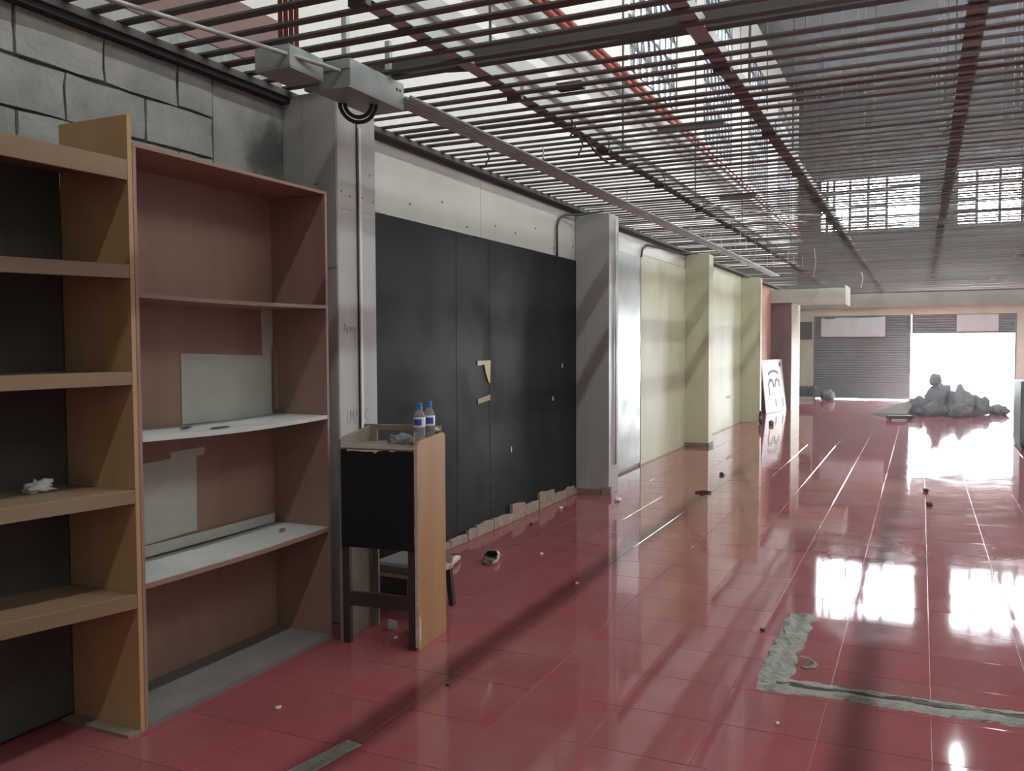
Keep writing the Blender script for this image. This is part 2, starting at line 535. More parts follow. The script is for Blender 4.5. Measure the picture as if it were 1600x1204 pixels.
# long dark angle at the head of the wall, under the slats
MB().box(WX - 0.02, WX + 0.075, -4.0, 26.6, 2.955, 2.99).box(WX - 0.02, WX - 0.005 + 0.02, -4.0, 26.6, 2.93, 2.955).build(
    'trim_1', 'ring', label='dark steel angle running along the head of the side wall', cat='trim', kind='structure')
MB().box(WX - 0.02, WX + 0.06, -3.0, 4.0, 2.925, 2.982).build(
    'trim_2', 'roof', label='dark beam along the top of the concrete block wall', cat='trim', kind='structure')
# black-painted board hoarding
hb = empty('black_hoarding', (WX, 6.5, 0), label='black painted board hoarding filling the bay between two metal-clad pillars', cat='wall panel')
edges = [4.36, 5.02, 6.0, 6.335, 6.575, 7.45, 8.62]
for k, (a, b) in enumerate(zip(edges[:-1], edges[1:])):
    x1 = WX + 0.012 - (0.0012 if k % 2 else 0.0)
    dz = 0.004 * (k % 3)
    o = MB().box(WX - 0.019, x1, a, b, 0.06, 2.45 - dz).build('board', 'black', None)
    o.parent = hb
    o.matrix_parent_inverse = hb.matrix_world.inverted() if False else Matrix.Translation((-WX, -6.5, 0))
for nm, poly, xx in (('paper_scrap', [(6.345, 1.44), (6.345, 1.40), (6.47, 1.405), (6.50, 1.33), (6.555, 1.25), (6.575, 1.245), (6.585, 1.44)], .0165),
                     ('paper_scrap', [(6.35, 1.125), (6.35, 1.085), (6.575, 1.105), (6.575, 1.15)], .0165),
                     ('paper_scrap', [(8.20, 1.35), (8.215, 1.33), (8.23, 1.37), (8.21, 1.385)], .0165),
                     ('paper_scrap', [(7.95, 1.02), (7.98, 1.02), (7.975, 1.06), (7.955, 1.06)], .0165),
                     ('paper_scrap', [(6.98, 0.62), (7.00, 0.615), (7.005, 0.66), (6.985, 0.67)], .0165)):
    o = MB().prism(poly, 'x', WX + xx - 0.004, WX + xx).build(nm, 'paper', hb)
    o.matrix_parent_inverse = Matrix.Translation((-WX, -6.5, 0))

# broken skirting at the foot of the hoarding
bb = empty('baseboard_left', (WX, 7, 0), label='broken remains of plaster skirting below the black hoarding', cat='baseboard', kind='structure')
rnd = random.Random(3)
y = 5.3
while y < 8.58:
    L = rnd.uniform(0.12, 0.38)
    e = min(y + L, 8.60)
    hgt = rnd.uniform(0.055, 0.10)
    if 6.75 < y < 7.0 or 7.3 < y < 7.9:
        hgt = rnd.uniform(0.13, 0.17)
    poly = [(y, 0), (e, 0), (e, hgt * rnd.uniform(.75, 1.0)), (y + (e - y) * .6, hgt * rnd.uniform(.9, 1.05)), (y + (e - y) * .3, hgt * rnd.uniform(.8, 1.1)), (y, hgt)]
    dx = rnd.uniform(0.018, 0.03)
    o = MB().prism(poly, 'x', WX + 0.0125, WX + 0.0125 + dx).build('skirting_piece', 'skirting', bb)
    o.matrix_parent_inverse = Matrix.Translation((-WX, -7, 0))
    y = e + rnd.uniform(0.0, 0.02)

# ---- pillars clad in sheet metal / plaster
PX = -2.93


def pillar(y0, y1, m, top, label, extras=None):
    p = empty('pillar', (-3.1, (y0 + y1) / 2, 0), label=label, cat='pillar', kind='structure')
    inv = Matrix.Translation((3.1, -(y0 + y1) / 2, 0))
    a = MB().box(WX, PX, y0, y1, 0, top).build('shaft', m, p, bevel=0.004)
    a.matrix_parent_inverse = inv
    return p, inv


p1, i1 = pillar(3.985, 4.36, 'galv', 2.97, 'sheet-clad pillar beside the bookcase, with a white conduit up its face')
p2, i2 = pillar(8.62, 8.93, 'galv', 2.925, 'grey metal-clad pillar at the far end of the black hoarding')
p3, i3 = pillar(13.33, 13.62, 'cream', 2.94, 'cream plastered pillar halfway down the side wall')
p4, i4 = pillar(17.90, 18.22, 'cream', 2.90, 'cream plastered pillar next to the leaning white board')


def part(mb, name, m, parent, inv, **k):
    o = mb.build(name, m, parent, **k)
    o.matrix_parent_inverse = inv
    return o


# cladding sheets, seams, rivets on pillars 1 and 2
part(MB().box(PX, PX + 0.003, 3.99, 4.355, 2.33, 2.965), 'cladding_sheet', 'galv', p1, i1)
part(MB().box(PX, PX + 0.002, 3.99, 4.355, 0.0, 2.328), 'cladding_sheet', 'galv', p1, i1)
part(MB().box(WX + 0.02, -3.16, 3.982, 3.9848, 2.0, 2.96), 'cladding_sheet', 'galv', p1, i1)
part(MB().box(-3.157, PX, 3.981, 3.9848, 2.0, 2.96), 'cladding_sheet', 'galv', p1, i1)
for yy, zz in ((4.02, 2.42), (4.1, 2.40), (4.22, 2.41), (4.33, 2.40), (4.30, 2.55)):
    part(MB().box(PX + .003, PX + .005, yy, yy + .008, zz, zz + .008), 'rivet', 'rubber', p1, i1)
for xx, zz in ((-3.08, 2.46), (-3.06, 2.46), (-3.0, 2.34), (-3.2, 2.36)):
    part(MB().box(xx, xx + .008, 3.979, 3.981, zz, zz + .008), 'rivet', 'rubber', p1, i1)
part(MB().box(WX + .002, -3.19, 8.617, 8.62, 0.05, 2.6), 'cladding_sheet', 'galv', p2, i2)
part(MB().box(-3.187, PX, 8.616, 8.62, 0.05, 2.6), 'cladding_sheet', 'galv', p2, i2)
part(MB().box(PX, PX + .003, 8.62, 8.93, 0.15, 2.9), 'cladding_sheet', 'galv', p2, i2)
part(MB().box(-3.0, PX + .03, 8.59, 8.64, 0.0, 0.09), 'broken_footing', 'skirting', p2, i2)
part(MB().box(WX + .03, -3.02, 8.585, 8.62, 0.0, 0.06), 'broken_footing', 'ply_brown', p2, i2)
# faint scrawls on the first pillar
for strokes in ([[(4.03, 1.64), (4.045, 1.69), (4.06, 1.64)], [(4.035, 1.66), (4.055, 1.66)], [(4.07, 1.64), (4.072, 1.67), (4.085, 1.668)],
                 [(4.09, 1.64), (4.092, 1.668), (4.10, 1.65), (4.112, 1.67), (4.118, 1.64)], [(4.128, 1.668), (4.136, 1.645)], [(4.148, 1.67), (4.13, 1.60)]],
                [[(4.06, 1.20), (4.05, 1.16), (4.06, 1.12)], [(4.08, 1.12), (4.085, 1.20), (4.10, 1.15), (4.115, 1.20), (4.12, 1.12)],
                 [(4.135, 1.20), (4.147, 1.16), (4.16, 1.20)], [(4.147, 1.16), (4.147, 1.12)], [(4.22, 1.20), (4.22, 1.13)], [(4.26, 1.20), (4.22, 1.165), (4.265, 1.125)]]):
    for st in strokes:
        mb = MB()
        for a, b in zip(st[:-1], st[1:]):
            mb.bar((PX + .0025, *a), (PX + .0025, *b), 0.0035, 0.001, up=(1, 0, 0))
        part(mb, 'scrawl_stroke', 'scrawl', p1, i1)
part(MB().box(WX, PX + .015, 13.315, 13.63, 0, 0.06), 'foot_band', 'ply_grey', p3, i3)
part(MB().tube([(PX + .012, 17.93, 0.05), (PX + .012, 17.93, 2.88)], 0.012), 'corner_pipe', 'conduit_white', p4, i4)
for k in range(3):
    part(MB().box(WX + .004, WX + .012, 16.55 + k * .13, 16.62 + k * .13, 0.55, 0.60), 'socket', 'rubber', wall_left, Matrix.Identity(4))

# pier, soffit and far wall
pier = MB().box(WX, -2.82, 21.8, 23.4, 0, 2.62).build('pier', 'brown_pier', label='brown plastered pier jutting out beyond the leaning white board', cat='pier', kind='structure')
MB().box(-2.8202, -2.812, 21.83, 23.4, 0, 2.62).build('pale_side_face', 'cream_far', pier)
soff = MB().box(WX, -1.62, 21.75, 23.2, 2.56, 2.88).build('soffit_beam', 'cream_far', label='boxed-in soffit beam projecting from the side wall near the shutters', cat='beam', kind='structure')
MB().box(-1.62, -1.605, 21.74, 23.2, 2.5, 2.95).build('end_board', 'white_board', soff)
BX0, BX1, BZ = -2.80, 2.30, 2.375       # shutter bay
FW = [(-2.72, -0.05), (0.80, 3.30)]
FZ0, FZ1 = 4.74, 6.28
wf = MB()
wf.box(WX, BX0, Y1, Y1 + 0.2, 0, BZ).box(BX1, RX, Y1, Y1 + 0.2, 0, BZ).box(WX, RX, Y1, Y1 + 0.2, BZ, 2.6)
wall_far = wf.build('wall_far', 'cream_far', label='far end wall with the roller shutter bay below and barred windows above', cat='wall', kind='structure')
up = MB().box(WX, RX, Y1, Y1 + 0.2, 2.6, FZ0).box(WX, RX, Y1, Y1 + 0.2, FZ1, ROOF)
xs = [WX] + [v for w in FW for v in w] + [RX]
for a, b in zip(xs[0::2], xs[1::2]):
    up.box(a, b, Y1, Y1 + 0.2, FZ0, FZ1)
up.build('upper_wall', 'dark_wall', wall_far)
MB().box(WX, RX, Y1 - 0.15, Y1, 2.6, 2.985).build('lintel_beam', 'lintel', wall_far)
CL_Y0, CL_Y1, CL_Z0, CL_Z1 = 1.0, 21.0, 5.6, 7.6      # unseen clerestory ribbon, added in the right-hand wall for the fill light
wr_ = MB().box(RX, RX + 0.2, Y0, Y1 + 0.2, -0.1, CL_Z0).box(RX, RX + 0.2, Y0, Y1 + 0.2, CL_Z1, ROOF)
wr_.box(RX, RX + 0.2, Y0, CL_Y0, CL_Z0, CL_Z1).box(RX, RX + 0.2, CL_Y1, Y1 + 0.2, CL_Z0, CL_Z1)
wall_right = wr_.build('wall_right', 'white_wall', label='white wall on the unseen right side of the hall, with an added clerestory opening', cat='wall', kind='structure')
wall_back = MB().box(WX - .2, RX + .2, Y0 - 0.2, Y0, -0.1, ROOF).build('wall_back', 'white_wall', label='white wall closing the near end of the hall', cat='wall', kind='structure')
s0, s1 = SLOT_X - SLOT_W / 2, SLOT_X + SLOT_W / 2
rf = MB().box(WX - .22, s0, Y0, Y1 + .2, ROOF, ROOF + .15).box(s1, RX + .2, Y0, Y1 + .2, ROOF, ROOF + .15)
rf.box(s0, s1, Y0, SLOT_Y0, ROOF, ROOF + .15).box(s0, s1, SLOT_Y1, Y1 + .2, ROOF, ROOF + .15)
roof = rf.build('roof', 'roof', label='dark sooty roof with a long narrow skylight slot', cat='roof', kind='structure')
MB().box(s0 - .02, s1 + .02, SLOT_Y0 - .02, SLOT_Y1 + .02, ROOF + .15, ROOF + .18).build('opaque_backing', 'white_wall', roof)  # opaque sheet added to shut out the sky above the slot light


MB().box(RX + .15, RX + .18, CL_Y0, CL_Y1, CL_Z0, CL_Z1).build('opaque_backing', 'white_wall', wall_right)  # opaque sheet added behind the clerestory fill light


# windows
def window(n, label, make):
    w = empty('window_%d' % n, label=label, cat='window', kind='structure')
    make(w)
    return w


def side_window(a, b):
    def make(w):
        x = WX - 0.06
        f = MB()
        for z in (WZ0 + .025, WZ1 - .025):
            f.bar((x, a, z), (x, b, z), .05)
        for yy in (a + .025, b - .025):
            f.bar((x, yy, WZ0), (x, yy, WZ1), .05)
        f.build('frame', 'grille', w)
        n = 8
        for k in range(1, n):
            yy = a + (b - a) * k / n
            MB().bar((x, yy, WZ0), (x, yy, WZ1), .055).build('bar', 'grille', w)
        for k in range(1, 8):
            zz = WZ0 + (WZ1 - WZ0) * k / 8
            MB().bar((x, a, zz), (x, b, zz), .06).build('bar', 'grille', w)
        st = (b - a) / n
        for k in range(n):
            for r in range(0, 8, 2):
                z0 = WZ0 + (WZ1 - WZ0) * r / 8
                z1 = WZ0 + (WZ1 - WZ0) * (r + 2) / 8
                MB().bar((x + .02, a + k * st, z1), (x + .02, a + (k + 1) * st, z0), .035).build('brace', 'grille', w)
    return make


for n, (a, b) in enumerate(WIN):
    window(n + 1, '%s barred window, counted from the camera, high in the white upper wall' % ('first', 'second', 'third', 'fourth')[n], side_window(a, b))


def far_window(x0, x1, mull, clear):
    def make(w):
        yy = Y1 + .1
        f = MB()
        for z in (FZ0 + .03, FZ1 - .03):
            f.bar((x0, yy, z), (x1, yy, z), .06)
        for x in (x0 + .03, x1 - .03):
            f.bar((x, yy, FZ0), (x, yy, FZ1), .06)
        f.build('frame', 'grille', w)
        MB().bar((x0, yy, 5.85), (x1, yy, 5.95), .09).build('transom', 'grille', w)
        for k in mull:
            x = x0 + (x1 - x0) * k
            MB().bar((x, yy, FZ0), (x, yy, FZ1), .08).build('mullion', 'grille', w)
        ks = [0] + list(mull) + [1]
        for c in range(len(ks) - 1):
            if c in clear:
                continue
            a, b = x0 + (x1 - x0) * ks[c], x0 + (x1 - x0) * ks[c + 1]
            for r in range(8):
                z = FZ0 + .14 + r * .15
                MB().bar((a, yy, z), (b, yy, z), .055).build('louvre_bar', 'grille', w)
    return make


window(5, 'barred window at the end wall above the closed shutter', far_window(*FW[0], (.08, .15, .31, .49, .67), (2, 5)))
window(6, 'barred window at the end wall above the open doorway', far_window(*FW[1], (.2, .42, .63, .82), (1, 2, 3)))

# roller shutters
d1 = empty('door_1', (-1.54, Y1, 0), label='closed grey roller shutter with a white cloth hung on it', cat='roller shutter', kind='structure')
sl = MB().prism([(0, 0), (0.018, 0.012), (0.018, 0.058), (0, 0.07), (-0.006, 0.07), (-0.006, 0)], 'x', -1.255, 1.255).mesh('shutter_slat', 'shutter')
for k in range(28):
    z = 0.42 + k * 0.07
    o = link('shutter_slat', sl, d1, (0, 0.06, z))
    o.rotation_euler = (0, 0, math.pi)
    o.scale = (1, 1, 1)
MB().box(-1.255, 1.255, 0.04, 0.07, 0.035, 0.42).build('bottom_sheet', 'shutter', d1)
MB().box(-1.26, 1.26, 0.0, 0.075, 0.02, 0.06).build('bottom_rail', 'shutter', d1)
for s in (-1, 1):
    MB().box(s * 1.265 - .02, s * 1.265 + .02, -0.01, 0.10, 0, BZ).build('guide_rail', 'shutter', d1)
d2_ = empty('door_2', (1.02, Y1, 0), label='half-raised roller shutter over the glaring open doorway', cat='roller shutter', kind='structure')
for k in range(7):
    o = link('shutter_slat', sl, d2_, (0.0, 0.06, 1.885 + k * 0.07))
    o.rotation_euler = (0, 0, math.pi)
MB().box(-1.25, 1.25, 0.02, 0.08, 1.85, 1.89).build('bottom_rail', 'shutter', d2_)
MB().box(-0.15, 0.85, -0.02, -0.01, 1.90, 2.36).build('hung_sheet', 'cloth', d2_)
MB().box(1.24, 1.28, -0.01, 0.10, 0, BZ).build('guide_rail', 'shutter', d2_)
# outside
MB().box(-30, 30, 27.0, 60, -0.16, -0.02).build('outside_pavement', 'pavement', label='sunlit pavement beyond the open doorway', cat='pavement', kind='structure')

nb = MB().box(-8.2, -8.0, -2, 40, 0, 13).build('sky_dimmer_wall', 'pavement', label='pale wall of the building next door, outside the barred side windows', cat='wall', kind='structure')  # unseen wall, added to cut the sky light at the side windows
# ---- slatted false ceiling
ceil = empty('ceiling', (0, 0, 3.0), label='open false ceiling of thin rusty steel slats', cat='ceiling', kind='structure')
slat_me = MB().box(-3.255, 4.1, -0.027, 0.027, -0.005, 0.005).mesh('slat', 'slat')
k = 0
yy = 3.33 - 0.1575 * 33
while yy < 26.4:
    if abs(yy - 4.1175) > 0.05:
        o = link('slat', slat_me, ceil, (0, yy + random.uniform(-.008, .008), random.uniform(-.003, .003)))
        o.rotation_euler = (random.uniform(-.10, .10), random.uniform(-.0006, .0012), random.uniform(-.0022, .0022))
    yy += 0.1575
for rx in (-2.15, -0.96, 0.20, 1.45, 2.7):
    MB().box(rx - .042, rx + .042, -3.0, 26.4, 0.010, 0.062).build('runner', 'runner', ceil)
for by, hz in ((4.09, .085), (-0.6, .085)):
    MB().box(-3.2, 4.1, by - .03, by + .03, 0.012 + (0.066 if by > 5 else 0), 0.012 + hz + (0.066 if by > 5 else 0)).build('cross_beam', 'beam', ceil)
MB().bar((-2.75, 4.0, .03), (-2.15, 4.18, .03), .03, .02).build('diagonal_brace', 'beam', ceil)
for rx in (-2.15, -0.96, 0.20, 1.45):
    for k in range(9):
        y = 2.2 + k * 2.35 + random.uniform(-.3, .3) + (0.6 if rx > -1 else 0)
        dx, dy = random.uniform(-.1, .1), random.uniform(-.15, .15)
        MB().tube([(rx, y, 0.07), (rx + dx, y + dy, ROOF - 3.0)], 0.008 if k else .011, n=6).build('hanger_rod', 'beam', ceil)
for rx in (-2.15, -0.96):
    for k in range(7):
        y = 3.1 + k * 1.55
        MB().box(rx - .045, rx + .045, y - .02, y + .02, -0.02, 0.08).build('clip', 'beam', ceil)
for (x0, x1, y) in ((-1.35, -1.0, 4.0), (-1.65, -1.2, 5.9), (-1.9, -1.75, 4.7), (-1.85, -1.5, 8.9)):
    MB().box(x0, x1, y - .035, y + .035, 0.014, 0.05).build('bracket_plate', 'beam', ceil)
# ================================================================== THINGS OVERHEAD
# electrical boxes at the head of pillar 1
bx = empty('junction_box', (-2.65, 3.85, 2.835), label='grey sheet-metal cable box hanging below the slats in front of the pillar', cat='cable box')
bi = Matrix.Translation((2.65, -3.85, -2.835))
part(MB().box(-2.745, -2.555, 3.60, 4.09, 2.838, 2.975), 'box_body', 'box_grey', bx, bi, bevel=0.003)
part(MB().box(-2.775, -2.555, 3.585, 4.09, 2.832, 2.840), 'bottom_flange', 'box_grey', bx, bi)
part(MB().box(-2.745, -2.56, 3.593, 3.60, 2.925, 2.945), 'front_lip', 'box_grey', bx, bi)
for yy in (4.02, 4.05):
    part(MB().tube([(-2.556, yy, 2.93), (-2.553, yy, 2.93)], 0.009, n=10), 'cable_hole', 'rubber', bx, bi)
for yy in (3.66, 4.05):
    part(MB().box(-2.64, -2.61, yy - .015, yy + .015, 2.97, 3.2), 'hanger_strap', 'conduit', bx, bi)
for rr, dd in ((.095, .05), (.07, .0)):
    pts = [(-2.70 + .8 * rr * math.cos(a), 3.87 + .6 * rr * math.cos(a), 2.838 + rr * 1.05 * math.sin(a)) for a in [math.pi + math.pi * i / 12 for i in range(13)]]
    part(MB().tube(pts, 0.011, n=8), 'cable_loop', 'rubber', bx, bi, smooth=True)
bx2 = empty('junction_box', (-2.8, 3.44, 2.87), label='smaller blue-grey cable box behind the bigger one, red pipes rising above it', cat='cable box')
bi2 = Matrix.Translation((2.8, -3.44, -2.87))
part(MB().box(-2.90, -2.69, 3.31, 3.565, 2.872, 2.975), 'box_body', 'box_grey', bx2, bi2, bevel=0.003)
part(MB().box(-2.90, -2.69, 3.31, 3.565, 2.866, 2.872), 'bottom_flange', 'box_grey', bx2, bi2)
for k, (xx, yy) in enumerate(((-2.825, 3.41), (-2.797, 3.415), (-2.769, 3.42), (-2.741, 3.425))):
    MB().tube([(xx, yy, 2.976), (xx, yy, 8.4)], 0.0118, n=10).build(
        'red_riser_pipe', 'red_pipe', smooth=True, group='red riser pipes above the small cable box',
        label='thin red pipe rising from the small cable box, %s of four' % ('leftmost', 'second', 'third', 'rightmost')[k], cat='pipe')
MB().tube([(-3.05, 2.2, 2.968), (-2.985, 2.58, 2.964), (-2.64, 3.50, 2.92), (-2.612, 3.592, 2.915)], 0.011, n=8).build(
    'conduit_pipe', 'conduit', smooth=True, label='steel conduit running from the block wall corner to the big cable box', cat='conduit')
for k in range(5):
    xx = -2.645 + k * 0.033
    c = empty('long_conduit', (xx, 4.09, 2.90), label='long grey conduit along the side wall under the slats, number %s from the wall' % ('one', 'two', 'three', 'four', 'five')[k],
              cat='conduit', group='conduits running from the cable box')
    MB().tube([(0, 0, 0), (0.0, 4.0, -.006), (0, 8.0, 0), (0, 13.5, -0.005)], 0.0115, n=8).build('conduit_run', 'conduit', c, smooth=True)
MB().tube([(0, 4.15, 0), (0, 4.2, 0)], .016, n=8)
for y in (5.9, 7.9, 10.4, 12.8):
    MB().box(-2.68, -2.49, y - .012, y + .012, 2.912, 2.917).box(-2.665, -2.657, y - .004, y + .004, 2.917, 2.997).box(-2.51, -2.502, y - .004, y + .004, 2.917, 2.997).build('conduit_bracket', 'conduit', label='steel strap holding the conduits under the slats, %s pillar' % {5.9: 'nearest the first', 7.9: 'nearest the second', 10.4: 'just past the second', 12.8: 'before the cream'}[y], cat='bracket',
                                                                 group='conduit straps')
MB().box(PX + .0035, PX + .016, 4.178, 4.202, 0.93, 2.80).build('wall_conduit', 'conduit_white', bevel=.002,
    label='white plastic conduit up the face of the pillar by the bookcase', cat='conduit')
MB().tube([(PX + .008, 4.170, 1.0), (PX + .008, 4.170, 2.83)], 0.004, n=6).build('wall_cable', 'rubber', smooth=True,
                                                                                label='thin dark cable beside the white conduit on the first pillar', cat='cable')
MB().tube([(PX + .016, 8.80, 0.3), (PX + .016, 8.80, 2.88)], 0.010, n=8).build('wall_conduit', 'conduit_white', smooth=True,
                                                                               label='white plastic conduit up the grey metal pillar past the hoarding', cat='conduit')
MB().tube([(WX + .018, 8.07, 2.45), (WX + .018, 8.07, 2.74), (WX + .02, 8.12, 2.82), (WX + .03, 8.25, 2.88), (-3.22, 8.5, 2.905), (-3.06, 8.595, 2.935), (-2.98, 8.60, 2.94)], 0.012, n=8).build(
    'bent_conduit', 'ring', smooth=True, label='bent dark conduit on the pale fascia next to the grey pillar', cat='conduit')
MB().tube([(WX + .018, 10.95, 2.70), (WX + .018, 11.0, 2.80), (WX + .02, 11.2, 2.88), (WX + .02, 12.0, 2.915), (-3.24, 13.0, 2.93), (-3.1, 13.3, 2.955)], 0.013, n=8).build(
    'bent_conduit', 'ring', smooth=True, label='bent dark conduit above the cream wall before the cream pillar', cat='conduit')
# pipes along the upper wall
MB().tube([(-3.18, 2.5, 4.5), (-3.18, 26.5, 4.5)], 0.06, n=12).build('wall_pipe', 'grey_pipe', smooth=True, label='thick pale grey pipe along the white upper wall', cat='pipe')
for k, z in enumerate((4.67, 4.75)):
    MB().tube([(-3.2, 2.5, z), (-3.2, 26.5, z)], 0.035, n=10).build('sprinkler_pipe', 'red_pipe', smooth=True, label='%s of two red pipes along the white upper wall' % ('lower', 'upper')[k], cat='pipe',
                                                                    group='red pipes on the upper wall')
MB().box(WX - .019, WX + .05, -3, 26.5, 3.97, 4.12).build('shadow_band_strip', 'grey_pipe', label='grey strip along the white upper wall below the pipes, standing in for a shadow band', cat='wall strip')  # solid grey strip put in for a shadow band on the wall
# dangling wires
wr = random.Random(11)
for k in range(26):
    x = -2.62 + wr.uniform(0, .9)
    y = wr.choice((11.2, 11.6, 12.3, 13.0, 14.0, 14.6)) + wr.uniform(-.3, .3)
    ln = wr.uniform(.08, .22)
    dx, dy = wr.uniform(-.04, .04), wr.uniform(-.05, .05)
    MB().tube([(x, y, 2.985), (x + dx, y + dy, 2.985 - ln * .5), (x + dx * .3, y + dy * 1.5, 2.985 - ln)], 0.0035, n=5).build(
        'dangling_wire', 'wire', label='short pale wire end dangling from the slats near the cream pillar', cat='wire', group='pale wire ends under the slats')
for (x, y, l, m, lab) in ((-1.45, 13.65, .42, 'wire', 'pale bent wire hanging alone from the slats before the far soffit'),
                          (-1.08, 18.6, .30, 'tissue', 'white twist of plastic hanging from the far slats'),
                          (-2.02, 5.2, .10, 'wire_dark', 'dark wire stub below the second slat runner'),
                          (-2.12, 5.6, .14, 'wire_dark', 'dark wire stub hooked below the slat runner'),
                          (-2.9, 5.75, .10, 'wire_dark', 'dark hooked wire hanging in front of the pale fascia')):
    MB().tube([(x, y, 2.985), (x + .02, y + .03, 2.985 - l * .45), (x - .01, y + .02, 2.985 - l), ], 0.010 if m == 'tissue' else 0.006, n=6).build('hanging_wire', m, label=lab, cat='wire')
for a, b, dr, lab in (((-2.1, 8.7, 2.98), (-1.0, 10.2, 2.98), .03, 'pale strip cable slung under the slats beyond the grey pillar'),
                      ((-2.3, 9.6, 2.975), (-1.2, 10.6, 2.975), .02, 'second pale strip cable slung under the slats farther on'),
                      ((-2.12, 5.7, 3.0), (-2.05, 6.6, 2.98), .10, 'dark slack cable looping under the slat runner')):
    MB().tube(sag(a, b, dr), 0.008, n=6).build('slung_cable', 'wire' if 'pale' in lab else 'wire_dark', smooth=True, label=lab, cat='cable')

# ================================================================== BOOKCASES
FX, BXK = -2.84, -3.20
L = empty('bookcase', (-3.0, 1.9, 0), label='tan plywood bookcase with thick shelves and a dark back, standing against the block wall', cat='bookcase')
li = Matrix.Translation((3.0, -1.9, 0))
part(MB().box(BXK - .03, FX, 2.502, 2.524, 0, 2.476), 'side_panel', 'ply_tan', L, li, bevel=0.001)
part(MB().box(BXK - .03, FX, 0.90, 0.922, 0, 2.476), 'side_panel', 'ply_tan', L, li, bevel=0.001)
for z0, z1, zf in ((2.298, 2.294, .080), (1.888, 1.872, .055), (1.463, 1.463, .052), (0.990, 1.011, .055), (0.568, 0.615, .058)):
    # slightly tilted boards with a thick front lip
    n = 2.50
    vs = []
    def z_at(y):
        return z1 + (z0 - z1) * (y - 1.93) / (2.5 - 1.93)
    a, b = 0.923, 2.501
    sh = MB().add([(BXK - .02, a, z_at(a) - .02), (FX - .02, a, z_at(a) - .02), (FX - .02, b, z_at(b) - .02), (BXK - .02, b, z_at(b) - .02),
                   (BXK - .02, a, z_at(a)), (FX - .02, a, z_at(a)), (FX - .02, b, z_at(b)), (BXK - .02, b, z_at(b))],
                  [(0, 3, 2, 1), (4, 5, 6, 7), (0, 1, 5, 4), (1, 2, 6, 5), (2, 3, 7, 6), (3, 0, 4, 7)])
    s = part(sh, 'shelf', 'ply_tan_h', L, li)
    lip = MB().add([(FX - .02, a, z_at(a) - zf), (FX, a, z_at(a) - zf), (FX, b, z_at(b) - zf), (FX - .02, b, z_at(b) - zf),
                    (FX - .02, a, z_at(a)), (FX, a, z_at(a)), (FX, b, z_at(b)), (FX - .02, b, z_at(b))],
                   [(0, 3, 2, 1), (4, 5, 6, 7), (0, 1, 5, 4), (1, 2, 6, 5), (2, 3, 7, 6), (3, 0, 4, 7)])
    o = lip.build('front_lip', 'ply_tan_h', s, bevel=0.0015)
    o.matrix_parent_inverse = Matrix.Identity(4)
    o.matrix_parent_inverse = Matrix.Identity(4)
for ya, yb in ((0.925, 1.62), (1.63, 2.12), (2.135, 2.50)):
    part(MB().box(BXK - .04, BXK - .031, ya, yb, 0.02, 2.296), 'back_board', 'dark_board', L, li)  # dark boards across the back of the shelves
part(MB().box(BXK - .03, FX, 2.44, 2.50, 0.0, 0.012), 'foot_plate', 'ply_grey', L, li)

Rb = empty('bookcase', (-3.0, 3.15, 0), label='tall brown plywood bookcase with white patches on its back, next to the sheet-clad pillar', cat='bookcase')
ri = Matrix.Translation((3.0, -3.15, 0))
part(MB().box(BXK, FX, 2.526, 2.544, 0, 2.355), 'side_panel', 'ply_brown', Rb, ri, bevel=0.001)
part(MB().box(BXK, FX, 3.757, 3.775, 0, 2.355), 'side_panel', 'ply_brown', Rb, ri, bevel=0.001)
part(MB().box(BXK, FX, 2.526, 3.775, 2.356, 2.372), 'top_board', 'ply_brown_h', Rb, ri, bevel=0.001)
part(MB().box(BXK - .006, BXK, 2.526, 3.775, 0.0, 2.37), 'back_panel', 'ply_brown', Rb, ri)


def sag_shelf(z, th, drop, m):
    mb = MB()
    n = 12
    a, b = 2.545, 3.756
    prof = []
    for i in range(n + 1):
        y = a + (b - a) * i / n
        prof.append((y, z - drop * math.sin(math.pi * i / n)))
    poly = [(y, zz) for y, zz in prof] + [(y, zz - th) for y, zz in reversed(prof)]
    return mb.prism(poly, 'x', BXK + .001, FX), prof


for z, th, drop, m in ((1.778, .018, .006, 'ply_brown_h'), (1.198, .020, .012, 'white_board'), (0.598, .020, .008, 'ply_brown_h')):
    mb, prof = sag_shelf(z, th, drop, m)
    sh = part(mb, 'shelf', m, Rb, ri)
    if z < 0.7:
        poly = [(y, zz + .004) for y, zz in prof] + [(y, zz + .0005) for y, zz in reversed(prof)]
        o = MB().prism(poly, 'x', BXK + .02, FX - .006).build('white_liner', 'white_board', sh)
part(MB().box(BXK, FX, 2.545, 3.756, 0.0, 0.022), 'bottom_board', 'dust_board', Rb, ri)
for poly in ([(3.10, 1.19), (3.10, 1.53), (3.67, 1.515), (3.665, 1.76), (3.755, 1.76), (3.755, 1.19)],
             [(2.83, 0.655), (2.84, 1.03), (3.02, 1.035), (3.025, 1.065), (3.24, 1.07), (3.24, 1.035), (3.185, 1.03), (3.18, 0.665), (3.0, .66)]):
    part(MB().prism(poly, 'x', BXK, BXK + .004), 'white_patch', 'white_board', Rb, ri)
part(MB().box(BXK + .012, BXK + .018, 2.83, 3.73, 0.604, 0.655), 'upright_strip', 'white_board', Rb, ri)
part(MB().box(BXK + .02, BXK + .035, 3.735, 3.7565, 1.22, 1.55), 'batten', 'ply_brown', Rb, ri)
